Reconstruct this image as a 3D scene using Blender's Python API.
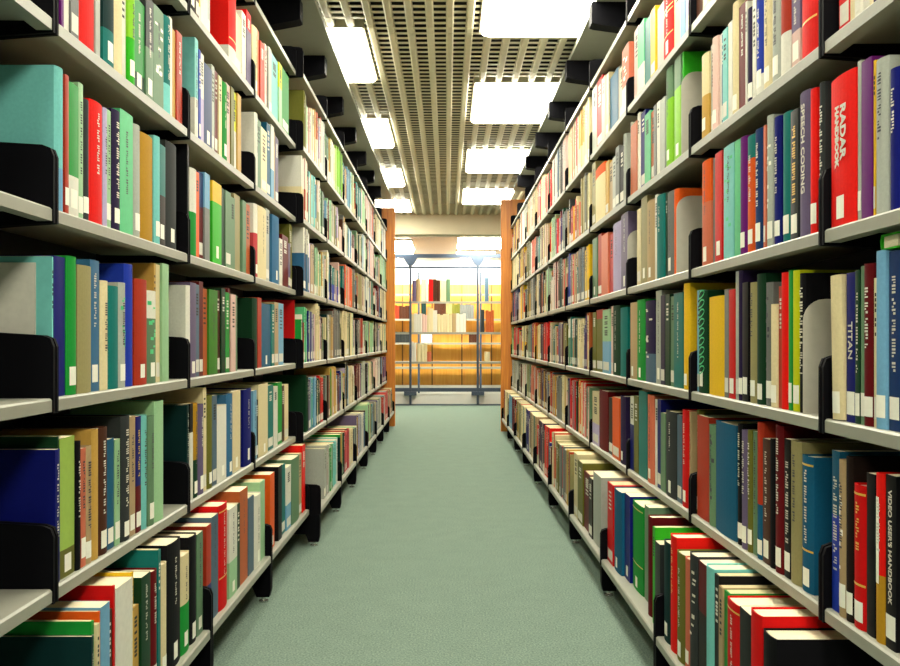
import bpy, math, random
from math import pi, sin, cos, radians

# ------------------------------------------------------------------ camera, world, exposure
scene = bpy.context.scene
COL = scene.collection
for o in list(bpy.data.objects):
    bpy.data.objects.remove(o, do_unlink=True)

EYE = 1.03
F = 900.0
VPX, VPY = 447.0, 341.0
cam_data = bpy.data.cameras.new('camera')
cam_data.sensor_width = 36.0
cam_data.lens = 36.0
cam_data.shift_x = (450 - VPX) / 900.0
cam_data.shift_y = (VPY - 333) / 900.0
cam_data.clip_start = 0.05
cam = bpy.data.objects.new('camera', cam_data)
COL.objects.link(cam)
cam.location = (0, 0, EYE)
cam.rotation_euler = (pi / 2, 0, 0)
scene.camera = cam

world = bpy.data.worlds.new('world')
scene.world = world
world.use_nodes = True
world.node_tree.nodes['Background'].inputs[0].default_value = (1.0, 0.95, 0.82, 1)
world.node_tree.nodes['Background'].inputs[1].default_value = 0.03

LIGHT_COLOR = (1.0, 0.955, 0.80)
LIGHT_STRENGTH = 21.5
FAR_LIGHT_STRENGTH = 38.0
scene.view_settings.view_transform = 'Standard'
scene.view_settings.look = 'None'
scene.view_settings.exposure = 0.15
scene.view_settings.gamma = 1.0
scene.view_settings.use_curve_mapping = False

rnd = random.Random(7)

# ------------------------------------------------------------------ materials
def lin(c):
    c = c / 255.0
    return c / 12.92 if c <= 0.04045 else ((c + 0.055) / 1.055) ** 2.4
def L3(rgb):
    return tuple(lin(v) for v in rgb)

def material(name, rgb, rough=0.5, metal=0.0, noise=0.06, scale=40.0, bump=0.0, spec=0.5, stretch=None):
    m = bpy.data.materials.new(name)
    m.use_nodes = True
    nt = m.node_tree
    b = nt.nodes['Principled BSDF']
    b.inputs['Roughness'].default_value = rough
    b.inputs['Metallic'].default_value = metal
    b.inputs['Specular IOR Level'].default_value = spec
    tc = nt.nodes.new('ShaderNodeTexCoord')
    mp = nt.nodes.new('ShaderNodeMapping')
    if stretch:
        mp.inputs['Scale'].default_value = stretch
    nz = nt.nodes.new('ShaderNodeTexNoise')
    nz.inputs['Scale'].default_value = scale
    nz.inputs['Detail'].default_value = 4
    nt.links.new(tc.outputs['Object'], mp.inputs['Vector'])
    nt.links.new(mp.outputs['Vector'], nz.inputs['Vector'])
    rp = nt.nodes.new('ShaderNodeValToRGB')
    c = L3(rgb)
    rp.color_ramp.elements[0].position = 0.3
    rp.color_ramp.elements[1].position = 0.7
    rp.color_ramp.elements[0].color = tuple(max(0, v * (1 - noise)) for v in c) + (1,)
    rp.color_ramp.elements[1].color = tuple(min(1, v * (1 + noise)) for v in c) + (1,)
    nt.links.new(nz.outputs['Fac'], rp.inputs['Fac'])
    nt.links.new(rp.outputs['Color'], b.inputs['Base Color'])
    if bump > 0:
        bp = nt.nodes.new('ShaderNodeBump')
        bp.inputs['Strength'].default_value = bump
        bp.inputs['Distance'].default_value = 0.002
        nt.links.new(nz.outputs['Fac'], bp.inputs['Height'])
        nt.links.new(bp.outputs['Normal'], b.inputs['Normal'])
    return m

def emitter(name, strength):
    m = bpy.data.materials.new(name)
    m.use_nodes = True
    b = m.node_tree.nodes['Principled BSDF']
    b.inputs['Base Color'].default_value = (0.9, 0.9, 0.85, 1)
    b.inputs['Emission Color'].default_value = LIGHT_COLOR + (1,)
    b.inputs['Emission Strength'].default_value = strength
    return m

def attribute_material(name, rough, noise, scale, bump, spec):
    m = bpy.data.materials.new(name)
    m.use_nodes = True
    nt = m.node_tree
    b = nt.nodes['Principled BSDF']
    b.inputs['Roughness'].default_value = rough
    b.inputs['Specular IOR Level'].default_value = spec
    at = nt.nodes.new('ShaderNodeAttribute')
    at.attribute_name = 'dye'
    tc = nt.nodes.new('ShaderNodeTexCoord')
    nz = nt.nodes.new('ShaderNodeTexNoise')
    nz.inputs['Scale'].default_value = scale
    nz.inputs['Detail'].default_value = 5
    nt.links.new(tc.outputs['Object'], nz.inputs['Vector'])
    mr = nt.nodes.new('ShaderNodeMapRange')
    mr.inputs['From Min'].default_value = 0.3
    mr.inputs['From Max'].default_value = 0.7
    mr.inputs['To Min'].default_value = 1 - noise
    mr.inputs['To Max'].default_value = 1 + noise
    nt.links.new(nz.outputs['Fac'], mr.inputs['Value'])
    mx = nt.nodes.new('ShaderNodeMix')
    mx.data_type = 'RGBA'
    mx.blend_type = 'MULTIPLY'
    mx.inputs['Factor'].default_value = 1.0
    nt.links.new(at.outputs['Color'], mx.inputs['A'])
    nt.links.new(mr.outputs['Result'], mx.inputs['B'])
    nt.links.new(mx.outputs['Result'], b.inputs['Base Color'])
    bp = nt.nodes.new('ShaderNodeBump')
    bp.inputs['Strength'].default_value = bump
    bp.inputs['Distance'].default_value = 0.001
    nt.links.new(nz.outputs['Fac'], bp.inputs['Height'])
    nt.links.new(bp.outputs['Normal'], b.inputs['Normal'])
    return m

def wood_material(name, a, b_, scale=3.0):
    m = bpy.data.materials.new(name)
    m.use_nodes = True
    nt = m.node_tree
    b = nt.nodes['Principled BSDF']
    b.inputs['Roughness'].default_value = 0.45
    tc = nt.nodes.new('ShaderNodeTexCoord')
    mp = nt.nodes.new('ShaderNodeMapping')
    mp.inputs['Scale'].default_value = (14, 14, 0.8)
    nz = nt.nodes.new('ShaderNodeTexNoise')
    nz.inputs['Scale'].default_value = scale
    nz.inputs['Detail'].default_value = 6
    nz.inputs['Distortion'].default_value = 0.6
    rp = nt.nodes.new('ShaderNodeValToRGB')
    rp.color_ramp.elements[0].position = 0.3
    rp.color_ramp.elements[1].position = 0.72
    rp.color_ramp.elements[0].color = L3(a) + (1,)
    rp.color_ramp.elements[1].color = L3(b_) + (1,)
    nt.links.new(tc.outputs['Object'], mp.inputs['Vector'])
    nt.links.new(mp.outputs['Vector'], nz.inputs['Vector'])
    nt.links.new(nz.outputs['Fac'], rp.inputs['Fac'])
    nt.links.new(rp.outputs['Color'], b.inputs['Base Color'])
    return m

M_CLOTH = attribute_material('book_cloth', 0.7, 0.05, 160.0, 0.2, 0.12)
M_GLOSS = attribute_material('book_jacket', 0.5, 0.05, 60.0, 0.05, 0.16)
M_PAGES = material('paper_pages', (222, 210, 178), 0.85, noise=0.12, scale=90, stretch=(1, 12, 0.3))
M_LABEL = material('paper_sticker', (236, 234, 218), 0.6, noise=0.03, scale=120)
M_INK_LIGHT = material('pale_ink', (206, 200, 184), 0.5, noise=0.03)
M_INK_DARK = material('dark_ink', (34, 32, 44), 0.5, noise=0.05)
M_INK_GOLD = material('gold_ink', (222, 178, 70), 0.35, metal=0.2, noise=0.08)
M_INK_GREEN = material('green_ink', (62, 190, 120), 0.5, noise=0.05)
M_SHELF = material('pale_grey_enamel', (144, 144, 130), 0.42, noise=0.03, scale=25)
M_BLACK = material('black_enamel', (5, 5, 9), 0.7, noise=0.10, scale=30, spec=0.08)
M_BACK = material('dark_grey_steel', (12, 12, 12), 0.6, noise=0.10, scale=20)
M_STEEL = material('bright_steel', (205, 205, 200), 0.25, metal=0.9, noise=0.04)
M_CANOPY = material('canopy_grey_enamel', (150, 152, 136), 0.5, noise=0.04, scale=8)
M_BOOKEND = material('warm_grey_enamel', (176, 172, 156), 0.45, noise=0.04, scale=40)
M_CEIL = material('cream_slat_enamel', (210, 203, 172), 0.45, noise=0.04, scale=15)
M_VOID = material('dark_ceiling_void', (20, 18, 12), 0.9, noise=0.1, scale=6)
M_BEAM = material('cream_painted_beam', (206, 200, 172), 0.7, noise=0.04, scale=5)
M_WOODEND = wood_material('orange_veneer', (176, 98, 22), (212, 134, 40))
M_WOODWALL = wood_material('honey_veneer', (232, 156, 52), (244, 178, 72), 2.0)
M_WOODCEIL = wood_material('brown_board', (112, 80, 38), (136, 100, 52), 2.0)
M_WHITE = material('white_paint', (232, 230, 222), 0.7, noise=0.03, scale=6)
M_BLUEMETAL = material('blue_grey_enamel', (52, 66, 84), 0.4, noise=0.06, scale=20)
M_SEAM = material('brown_joint', (120, 78, 34), 0.6, noise=0.08)
M_LAMP = emitter('lit_diffuser', LIGHT_STRENGTH)
M_FARLAMP = emitter('lit_far_diffuser', FAR_LIGHT_STRENGTH)

# carpet
M_CARPET = bpy.data.materials.new('green_carpet')
M_CARPET.use_nodes = True
nt = M_CARPET.node_tree
bs = nt.nodes['Principled BSDF']
bs.inputs['Roughness'].default_value = 0.95
bs.inputs['Specular IOR Level'].default_value = 0.15
tc = nt.nodes.new('ShaderNodeTexCoord')
n1 = nt.nodes.new('ShaderNodeTexNoise'); n1.inputs['Scale'].default_value = 150; n1.inputs['Detail'].default_value = 6
n2 = nt.nodes.new('ShaderNodeTexNoise'); n2.inputs['Scale'].default_value = 9; n2.inputs['Detail'].default_value = 4
ad = nt.nodes.new('ShaderNodeMath'); ad.operation = 'MULTIPLY_ADD'; ad.inputs[1].default_value = 0.12
rp = nt.nodes.new('ShaderNodeValToRGB')
rp.color_ramp.elements[0].position = 0.36; rp.color_ramp.elements[1].position = 0.76
rp.color_ramp.elements[0].color = L3((86, 103, 92)) + (1,)
rp.color_ramp.elements[1].color = L3((126, 145, 131)) + (1,)
nt.links.new(tc.outputs['Object'], n1.inputs['Vector'])
nt.links.new(tc.outputs['Object'], n2.inputs['Vector'])
nt.links.new(n2.outputs['Fac'], ad.inputs[0])
nt.links.new(n1.outputs['Fac'], ad.inputs[2])
nt.links.new(ad.outputs[0], rp.inputs['Fac'])
nt.links.new(rp.outputs['Color'], bs.inputs['Base Color'])
bp = nt.nodes.new('ShaderNodeBump'); bp.inputs['Strength'].default_value = 0.6; bp.inputs['Distance'].default_value = 0.004
nt.links.new(n1.outputs['Fac'], bp.inputs['Height'])
nt.links.new(bp.outputs['Normal'], bs.inputs['Normal'])

# ------------------------------------------------------------------ mesh helpers
class MB:
    """collects solids for ONE mesh"""
    def __init__(self):
        self.v = []; self.f = []; self.c = []
    def box(self, x0, x1, y0, y1, z0, z1, col=None):
        n = len(self.v)
        self.v += [(x0, y0, z0), (x1, y0, z0), (x1, y1, z0), (x0, y1, z0), (x0, y0, z1), (x1, y0, z1), (x1, y1, z1), (x0, y1, z1)]
        fs = [(0, 3, 2, 1), (4, 5, 6, 7), (0, 1, 5, 4), (1, 2, 6, 5), (2, 3, 7, 6), (3, 0, 4, 7)]
        self.f += [tuple(n + i for i in q) for q in fs]
        self.c += [col] * 6
        return self
    def prism(self, pts, axis, a0, a1):
        """extrude the 2D outline along an axis ('x': pts are (y,z); 'y': (x,z); 'z': (x,y))"""
        n = len(self.v); k = len(pts)
        for a in (a0, a1):
            for p in pts:
                self.v.append({'x': (a, p[0], p[1]), 'y': (p[0], a, p[1]), 'z': (p[0], p[1], a)}[axis])
        self.f.append(tuple(n + i for i in range(k)))
        self.f.append(tuple(n + k + i for i in reversed(range(k))))
        for i in range(k):
            j = (i + 1) % k
            self.f.append((n + j, n + i, n + k + i, n + k + j))
        self.c += [None] * (k + 2)
        return self
    def cyl(self, cx, cy, z0, z1, r0, r1=None, n=16):
        r1 = r0 if r1 is None else r1
        s = len(self.v)
        for r, z in ((r0, z0), (r1, z1)):
            for i in range(n):
                a = 2 * pi * i / n
                self.v.append((cx + r * cos(a), cy + r * sin(a), z))
        self.f.append(tuple(s + i for i in reversed(range(n))))
        self.f.append(tuple(s + n + i for i in range(n)))
        for i in range(n):
            j = (i + 1) % n
            self.f.append((s + i, s + j, s + n + j, s + n + i))
        self.c += [None] * (n + 2)
        return self
    def mesh(self, name, mat, fix=True):
        me = bpy.data.meshes.new(name)
        me.from_pydata(self.v, [], self.f)
        if any(c is not None for c in self.c):
            at = me.attributes.new('dye', 'FLOAT_COLOR', 'FACE')
            for i, c in enumerate(self.c):
                at.data[i].color = (c or (0.5, 0.5, 0.5)) + (1,)
        me.materials.append(mat)
        if fix:
            import bmesh
            bm = bmesh.new(); bm.from_mesh(me)
            bmesh.ops.recalc_face_normals(bm, faces=bm.faces[:])
            bm.to_mesh(me); bm.free()
        me.update()
        return me

def link(name, me, parent=None, loc=(0, 0, 0), rotz=0.0):
    o = bpy.data.objects.new(name, me)
    COL.objects.link(o)
    o.location = loc
    o.rotation_euler = (0, 0, rotz)
    if parent is not None:
        o.parent = parent
    return o

def tag(o, label, cat, group=None):
    o['label'] = label
    o['category'] = cat
    if group:
        o['group'] = group
    return o

def struct(name, mb, mat, parent=None):
    o = link(name, mb.mesh(name, mat), parent)
    o['kind'] = 'structure'
    return o

def bevel(o, w, seg=2):
    b = o.modifiers.new('edge', 'BEVEL')
    b.width = w; b.segments = seg; b.limit_method = 'ANGLE'
    return o

# ------------------------------------------------------------------ setting
struct('floor', MB().box(-6, 6, -4.4, 17.2, -0.05, 0), M_CARPET)
CEIL = 2.80
KC = (CEIL - EYE) / 1.72
ceiling = struct('ceiling', MB().box(-3.2, 3.2, -4.4, 12.64, CEIL + 0.16, CEIL + 0.24), M_VOID)

# ceiling lights: (side, y0, y1)
LIGHTS = []
for y0 in (-3.03, -1.03, 0.97, 2.95, 4.93, 6.94, 8.94, 10.9):
    LIGHTS.append(('left', -1.05 * KC, -0.455 * KC, y0 * KC, (y0 + 1.0) * KC))
for y0 in (-4.02, -2.02, -0.02, 1.98, 3.98, 5.98, 8.05, 10.15):
    LIGHTS.append(('right', 0.18 * KC, 0.775 * KC, y0 * KC, (y0 + 1.06) * KC))
def in_light(x0, x1, y0, y1):
    return any(x1 > l[1] and x0 < l[2] and y1 > l[3] and y0 < l[4] for l in LIGHTS)

ridges = MB(); cross = MB()
PITCH = 0.1085 * KC
nr = int(3.1 / PITCH)
cuts = sorted({-4.35, 12.63} | {l[3] for l in LIGHTS} | {l[4] for l in LIGHTS} | {k - 0.07 for k in range(-4, 13)})
cuts = [c for c in cuts if -4.35 <= c <= 12.63]
for i in range(-nr, nr + 1):
    x = 0.128 + i * PITCH
    for a, b in zip(cuts[:-1], cuts[1:]):
        if b - a < 0.02 or in_light(x - 0.022, x + 0.022, a + 0.005, b - 0.005):
            continue
        # folded channel with a shallow crown
        ridges.prism([(x - 0.022, CEIL + 0.035), (x - 0.022, CEIL + 0.006), (x - 0.014, CEIL), (x + 0.014, CEIL), (x + 0.022, CEIL + 0.006), (x + 0.022, CEIL + 0.035)], 'y', a + 0.003, b - 0.003)
y = -4.3
while y < 12.58:
    segs = [(-3.15, 3.15)]
    for l in LIGHTS:
        if y + 0.05 > l[3] and y < l[4]:
            out = []
            for s in segs:
                if l[1] > s[0] and l[2] < s[1]:
                    out += [(s[0], l[1] - 0.004), (l[2] + 0.004, s[1])]
                else:
                    out.append(s)
            segs = out
    for a, b in segs:
        cross.prism([(y, CEIL + 0.010), (y + 0.034, CEIL + 0.010), (y + 0.034, CEIL + 0.012), (y, CEIL + 0.012)], 'x', a, b)
    y += 0.084
struct('trim_1', ridges, M_CEIL, ceiling).name = 'ridge_slats'
struct('trim_2', cross, M_CEIL, ceiling).name = 'cross_slats'

struct('beam', MB().box(-6, 6, 12.65, 12.95, 2.53, 3.05), M_BEAM).name = 'trim_1'
struct('ceiling_far', MB().box(-6, 6, 12.95, 17.2, 2.62, 2.70), M_WOODCEIL).name = 'ceiling_back'
wall = struct('wall_back', MB().box(-6, 6, 17.0, 17.2, 0.20, 2.10), M_WOODWALL)
seams = MB()
for x in (-1.4, -0.84, -0.28, 0.28, 0.84, 1.4):
    seams.box(x - 0.012, x + 0.012, 16.992, 17.0, 0.20, 2.10)
struct('panel_joints', seams, M_SEAM, wall)
struct('wall_back_upper', MB().box(-6, 6, 17.0, 17.2, 2.10, 2.62), M_WHITE)
struct('baseboard_back', MB().box(-6, 6, 16.95, 17.2, 0, 0.20), M_WHITE)
struct('wall_left', MB().box(-6.1, -6, -4.4, 17.2, 0, 3.05), M_WHITE)
struct('wall_right', MB().box(6, 6.1, -4.4, 17.2, 0, 3.05), M_WHITE)

# ceiling lights ---------------------------------------------------
def rounded(x0, x1, y0, y1, r, n=5):
    pts = []
    for cx, cy, a0 in ((x1 - r, y1 - r, 0), (x0 + r, y1 - r, pi / 2), (x0 + r, y0 + r, pi), (x1 - r, y0 + r, 3 * pi / 2)):
        for i in range(n + 1):
            a = a0 + pi / 2 * i / n
            pts.append((cx + r * cos(a), cy + r * sin(a)))
    return pts

def ceiling_light(x0, x1, y0, y1, z, mat, label, group):
    cx, cy = (x0 + x1) / 2, (y0 + y1) / 2
    hx, hy = (x1 - x0) / 2, (y1 - y0) / 2
    root = link('ceiling_light', None, None, (cx, cy, z))
    tag(root, label, 'light', group)
    fr = MB()
    for a in ((-hx, -hx + 0.012, -hy, hy), (hx - 0.012, hx, -hy, hy), (-hx + 0.012, hx - 0.012, -hy, -hy + 0.012), (-hx + 0.012, hx - 0.012, hy - 0.012, hy)):
        fr.box(*a, -0.004, 0.06)
    fr.box(-hx, hx, -hy, hy, 0.06, 0.07)
    link('frame', fr.mesh('light_frame', M_CEIL), root)
    d = MB().prism(rounded(-hx + 0.014, hx - 0.014, -hy + 0.014, hy - 0.014, 0.05), 'z', -0.022, 0.03)  # rounded corners imitate the soft outline of the lamp's glow
    link('diffuser', d.mesh('light_diffuser', mat), root)
    return root
ORD = ['first', 'second', 'third', 'fourth', 'fifth', 'sixth', 'seventh', 'eighth', 'ninth', 'tenth', 'eleventh', 'twelfth', 'thirteenth', 'fourteenth', 'fifteenth',
       'sixteenth', 'seventeenth', 'eighteenth', 'nineteenth', 'twentieth', 'twenty-first', 'twenty-second', 'twenty-third', 'twenty-fourth', 'twenty-fifth',
       'twenty-sixth', 'twenty-seventh', 'twenty-eighth', 'twenty-ninth', 'thirtieth', 'thirty-first', 'thirty-second', 'thirty-third', 'thirty-fourth', 'thirty-fifth',
       'thirty-sixth', 'thirty-seventh', 'thirty-eighth', 'thirty-ninth', 'fortieth', 'forty-first', 'forty-second', 'forty-third', 'forty-fourth', 'forty-fifth']
cnt = {'left': 0, 'right': 0}
for l in LIGHTS:
    if l[4] < 3.9:
        lab = 'glowing rectangular ceiling light overhead, out of view before the others'
    else:
        lab = 'glowing rectangular ceiling light, %s down the row above the %s stack' % (ORD[cnt[l[0]]], l[0])
        cnt[l[0]] += 1
    ceiling_light(l[1], l[2], l[3], l[4], CEIL, M_LAMP, lab, 'ceiling lights above the aisle')
for x0, x1, y0, y1, lab in ((-1.35, -0.55, 14.1, 15.6, 'glowing ceiling light beyond the beam, over the left of the back shelf'), (0.16, 0.92, 13.6, 15.2, 'glowing ceiling light just beyond the beam, above the back shelf'), (0.16, 0.86, 15.8, 16.8, 'glowing ceiling light behind the top rail of the back shelf'), (-1.35, -0.6, 16.0, 16.8, 'glowing ceiling light by the back wall, behind the top rail at the post')):
    ceiling_light(x0, x1, y0, y1, 2.60, M_FARLAMP, lab, 'ceiling lights beyond the beam')

# ------------------------------------------------------------------ shelving stacks
class Side: pass
SL, SR = Side(), Side()
SL.name, SR.name = 'left', 'right'
SL.s, SR.s = -1, 1
SL.joints = [0.838, 1.738, 2.637, 3.539, 4.512]
SL.joints += [4.512 + 0.905 * k for k in range(1, 8)]          # second, slightly prouder run of bays
SL.x = lambda b: 0.757 if b < 4 else 0.723
SL.xb = lambda b: 0.690 if b < 4 else 0.635
SL.z0, SL.pitch = 0.162, 0.366
SR.joints = [0.797, 1.740] + [1.740 + 0.943 * k for k in range(1, 10)]
SR.x = lambda b: 0.725
SR.xb = lambda b: 0.620
SR.z0, SR.pitch = 0.128, 0.3635
LIP = 0.026
DEP = 0.25
BR_T = 0.009            # bracket thickness
def shelf_bottom(S, k): return S.z0 + S.pitch * k
def shelf_top(S, k): return shelf_bottom(S, k) + LIP

BAYWORD = ['frontmost'] + ORD
def bay_name(S, b):
    return '%s bay of %s stack' % (BAYWORD[b], S.name)

_cache = {}
def cached(key, fn):
    if key not in _cache:
        _cache[key] = fn()
    return _cache[key]

def shelf_mesh(w, dep):
    # tray with folded front lip, rear upstand; local x: 0 front -> -dep back, y centred
    mb = MB()
    pts = [(0, 0), (0, LIP - 0.004), (-0.004, LIP), (-dep, LIP), (-dep, LIP - 0.006), (-0.03, LIP - 0.008), (-0.03, 0)]
    mb.prism(pts, 'y', -w / 2, w / 2)
    return mb.mesh('shelf', M_SHELF)
def bracket_mesh(dep):
    mb = MB()
    h = 0.147
    pts = [(0.002, -0.003), (0.002, h - 0.022), (-0.004, h - 0.006), (-0.02, h), (-dep, h + 0.014), (-dep, -0.02)]
    mb.prism(pts, 'y', -BR_T / 2, BR_T / 2)
    return mb.mesh('side_bracket', M_BLACK)
def screw_mesh():
    mb = MB()
    n = 10
    pts = [(-0.018 + 0.0045 * cos(2 * pi * i / n), 0.124 + 0.0045 * sin(2 * pi * i / n)) for i in range(n)]
    mb.prism(pts, 'y', -BR_T / 2 - 0.002, BR_T / 2 + 0.002)
    return mb.mesh('bracket_screw', M_STEEL)

def bay(S, b):
    y0, y1 = S.joints[b], S.joints[b + 1]
    w = y1 - y0
    rot = 0 if S is SL else pi
    root = link('shelving_bay', None, None, (S.s * S.x(b), (y0 + y1) / 2, 0), rot)
    near = ''
    tag(root, 'pale grey steel shelving bay with black brackets, %s%s' % (bay_name(S, b), near), 'shelving', 'steel shelving bays of the %s stack' % S.name)
    sw = w - 2 * (BR_T + 0.004)
    extra = S.x(b) - S.xb(b)
    for k in range(7):
        off = extra if k == 0 else 0.0
        dep = DEP + off
        me = cached(('shelf', round(sw, 3), round(dep, 3)), lambda: shelf_mesh(sw, dep))
        sh = link('shelf', me, root, (off, 0, shelf_bottom(S, k)))
        bm_ = cached(('br', round(dep, 3)), lambda: bracket_mesh(dep))
        sc_ = cached('screw', screw_mesh)
        for sg in (-1, 1):
            br = link('side_bracket', bm_, sh, (0, sg * (sw / 2 + BR_T / 2 + 0.001), 0))
            if b < 5:
                pass
    top = shelf_bottom(S, 6) + 0.20
    # rear upright with slots, at the camera-side joint (local y sign depends on the side)
    sg = -1 if S is SL else 1
    up = cached(('up', S.name), lambda: MB().box(-DEP - 0.05, -DEP - 0.002, -0.019 - 0.021 * sg, 0.019 - 0.021 * sg, 0.02, top).mesh('upright', M_BLACK))
    link('upright', up, root, (0, sg * w / 2, 0))
    bp_ = cached(('back', S.name, round(w, 3)), lambda: MB().box(-DEP - 0.012, -DEP - 0.006, -w / 2 + 0.042, w / 2 - 0.042, 0.05, top).mesh('back_panel', M_BACK))
    link('back_panel', bp_, root)
    # black base leg under the front of the bottom shelf and its levelling foot
    zb = shelf_bottom(S, 0) - 0.004
    lg = cached(('leg', S.name, round(extra, 3)), lambda: MB().prism([(extra - 0.004, zb), (extra - 0.004, 0.05), (extra - 0.010, 0.022), (extra - 0.06, 0.022), (extra - 0.075, 0.06), (-DEP, 0.07), (-DEP, zb)], 'y', -0.018 - 0.020 * sg, 0.018 - 0.020 * sg).mesh('base_leg', M_BLACK))
    leg = link('base_leg', lg, root, (0, sg * w / 2, 0))
    ft = cached(('foot', S.name, round(extra, 3)), lambda: MB().cyl(extra - 0.035, -0.020 * sg, 0, 0.006, 0.019).cyl(extra - 0.035, -0.020 * sg, 0.006, 0.024, 0.008).mesh('levelling_foot', M_STEEL))
    link('levelling_foot', ft, leg)
    return root
for S in (SL, SR):
    S.bays = [bay(S, b) for b in range(len(S.joints) - 1)]

# end panels of orange wood at the far ends
for S, xi, xo in ((SL, 0.628, 1.6), (SR, 0.614, 1.6)):
    ye = S.joints[-1] + 0.022
    e = MB().prism(rounded(min(S.s * xi, S.s * xo), max(S.s * xi, S.s * xo), ye, ye + 0.05, 0.006, 2), 'z', 0.0, 2.64)
    o = link('end_panel', e.mesh('end_panel', M_WOODEND))
    tag(o, 'tall orange wood end panel closing the far end of the %s stack' % S.name, 'panel')

# grey canopy over each stack on black arms
for S, xe in ((SL, 0.664), (SR, 0.748)):
    ya, yb = S.joints[0], S.joints[-1]
    root = link('canopy', None, None, (S.s * xe, 0, 2.735), 0 if S is SL else pi)
    tag(root, 'long grey canopy sheet over the top of the %s stack' % S.name, 'canopy')
    wdt = S.x(0) + DEP + 0.2 - xe
    sgn = 1 if S is SL else -1
    yy = sorted((sgn * ya, sgn * yb))
    link('canopy_sheet', MB().prism([(0, 0.0), (0, 0.03), (-0.004, 0.034), (-wdt, 0.034), (-wdt, 0.0)], 'y', yy[0], yy[1]).mesh('canopy_sheet', M_CANOPY), root)
    am = MB().prism([(-0.066 if S is SL else 0.02, 0.0), (-0.066 if S is SL else 0.02, -0.105), (-0.08 if S is SL else 0.0, -0.112), (-0.31, -0.155), (-0.31, 0.0)], 'y', -0.045, 0.045).mesh('canopy_arm', M_BLACK)
    for j in S.joints[2:-1]:
        link('canopy_arm', am, root, (0, sgn * j, 0.001))

# ------------------------------------------------------------------ books
PAL = {  # key: (sRGB, word)
 'R': ((212, 30, 30), 'red'), 'BR': ((230, 40, 28), 'bright-red'), 'DR': ((118, 26, 34), 'dark-red'), 'RU': ((186, 74, 48), 'rust'), 'PR': ((206, 92, 96), 'pinkish-red'),
 'O': ((228, 112, 40), 'orange'), 'OB': ((190, 112, 66), 'orange-brown'), 'SA': ((214, 132, 104), 'salmon'), 'BN': ((96, 62, 44), 'brown'), 'DB': ((52, 38, 32), 'dark-brown'),
 'TN': ((190, 168, 132), 'tan'), 'Y': ((232, 196, 52), 'yellow'), 'LY': ((208, 214, 40), 'lime-yellow'), 'MU': ((190, 152, 50), 'mustard'), 'GO': ((204, 170, 96), 'gold'),
 'CR': ((226, 214, 176), 'cream'), 'W': ((226, 224, 212), 'white'), 'PK': ((226, 196, 186), 'pale-pink'), 'LG': ((186, 190, 180), 'light-grey'), 'GY': ((136, 138, 134), 'grey'),
 'DG': ((70, 74, 74), 'dark-grey'), 'K': ((24, 24, 30), 'black'), 'G': ((44, 160, 74), 'green'), 'BG': ((72, 190, 50), 'bright-green'), 'DGN': ((28, 78, 50), 'dark-green'), 'PG': ((170, 206, 166), 'pale-green'),
 'GG': ((122, 152, 122), 'grey-green'), 'YG': ((168, 194, 104), 'pale-lime'), 'MO': ((84, 146, 60), 'moss-green'), 'MG': ((112, 200, 150), 'mint-green'), 'LM': ((150, 204, 66), 'lime-green'), 'OL': ((128, 128, 62), 'olive'), 'KH': ((168, 160, 118), 'khaki'),
 'T': ((34, 134, 128), 'teal'), 'DT': ((18, 66, 66), 'dark-teal'), 'LT': ((140, 208, 202), 'light-teal'), 'TB': ((36, 110, 140), 'teal-blue'), 'B': ((48, 78, 180), 'blue'), 'NB': ((26, 38, 128), 'navy'),
 'DBL': ((36, 74, 124), 'dark-blue'), 'LB': ((132, 178, 204), 'light-blue'), 'GB': ((104, 126, 142), 'grey-blue'), 'SB': ((74, 126, 160), 'steel-blue'), 'P': ((124, 34, 132), 'purple'), 'LP': ((196, 186, 214), 'lilac'), 'GP': ((124, 112, 140), 'grey-purple'), 'DP': ((58, 44, 84), 'dark-purple'),
}
DARK = {'DR', 'BN', 'DB', 'K', 'DG', 'DGN', 'DT', 'NB', 'DBL', 'DP', 'P', 'T', 'TB', 'B', 'R', 'BR', 'G', 'RU', 'GP', 'SB', 'OL'}

# transcribed rows: x0,x1,top,colour  (image columns of the spine, image row of its top; _ = out of frame)
# colour A/B@f: lower share f has colour B.  opts: n no sticker, h hardback, l<deg> leaning
ROWS = {}
ROWS['L', 5] = '''183,192,_,K 192,195.5,_,BN 195.8,198.5,_,Y 198.5,206,_,G/W@.45 206,209,_,LG 228,235.5,_,BR/W@.2,hn 235.5,242,_,CR 242,246,_,W 246,252,9,R/GP@.75 252,257,24,CR 257,260,27,SA
257,261,35,RU 261,263,38,PK 263,266,42,BN 266,269,41,LG 269,276,47,LT 276.5,279.5,58,LY/PG@.6 280,287,64,G 303,306,88,OL,n 306,311,101,PK 311,314.5,104,CR 314.5,318,106,SA/W@.5 320,325,115,W 325,329,131,GG/W@.5 331,336,139,CR 336,343,143,LM 344,347,165,BN 347,351,165,LB 351,354,170,PG 354,360,178,T 360,364,182,PG 364,370,188,PK 370,376,192,SA 376,382,196,CR 382,388,200,W'''
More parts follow.
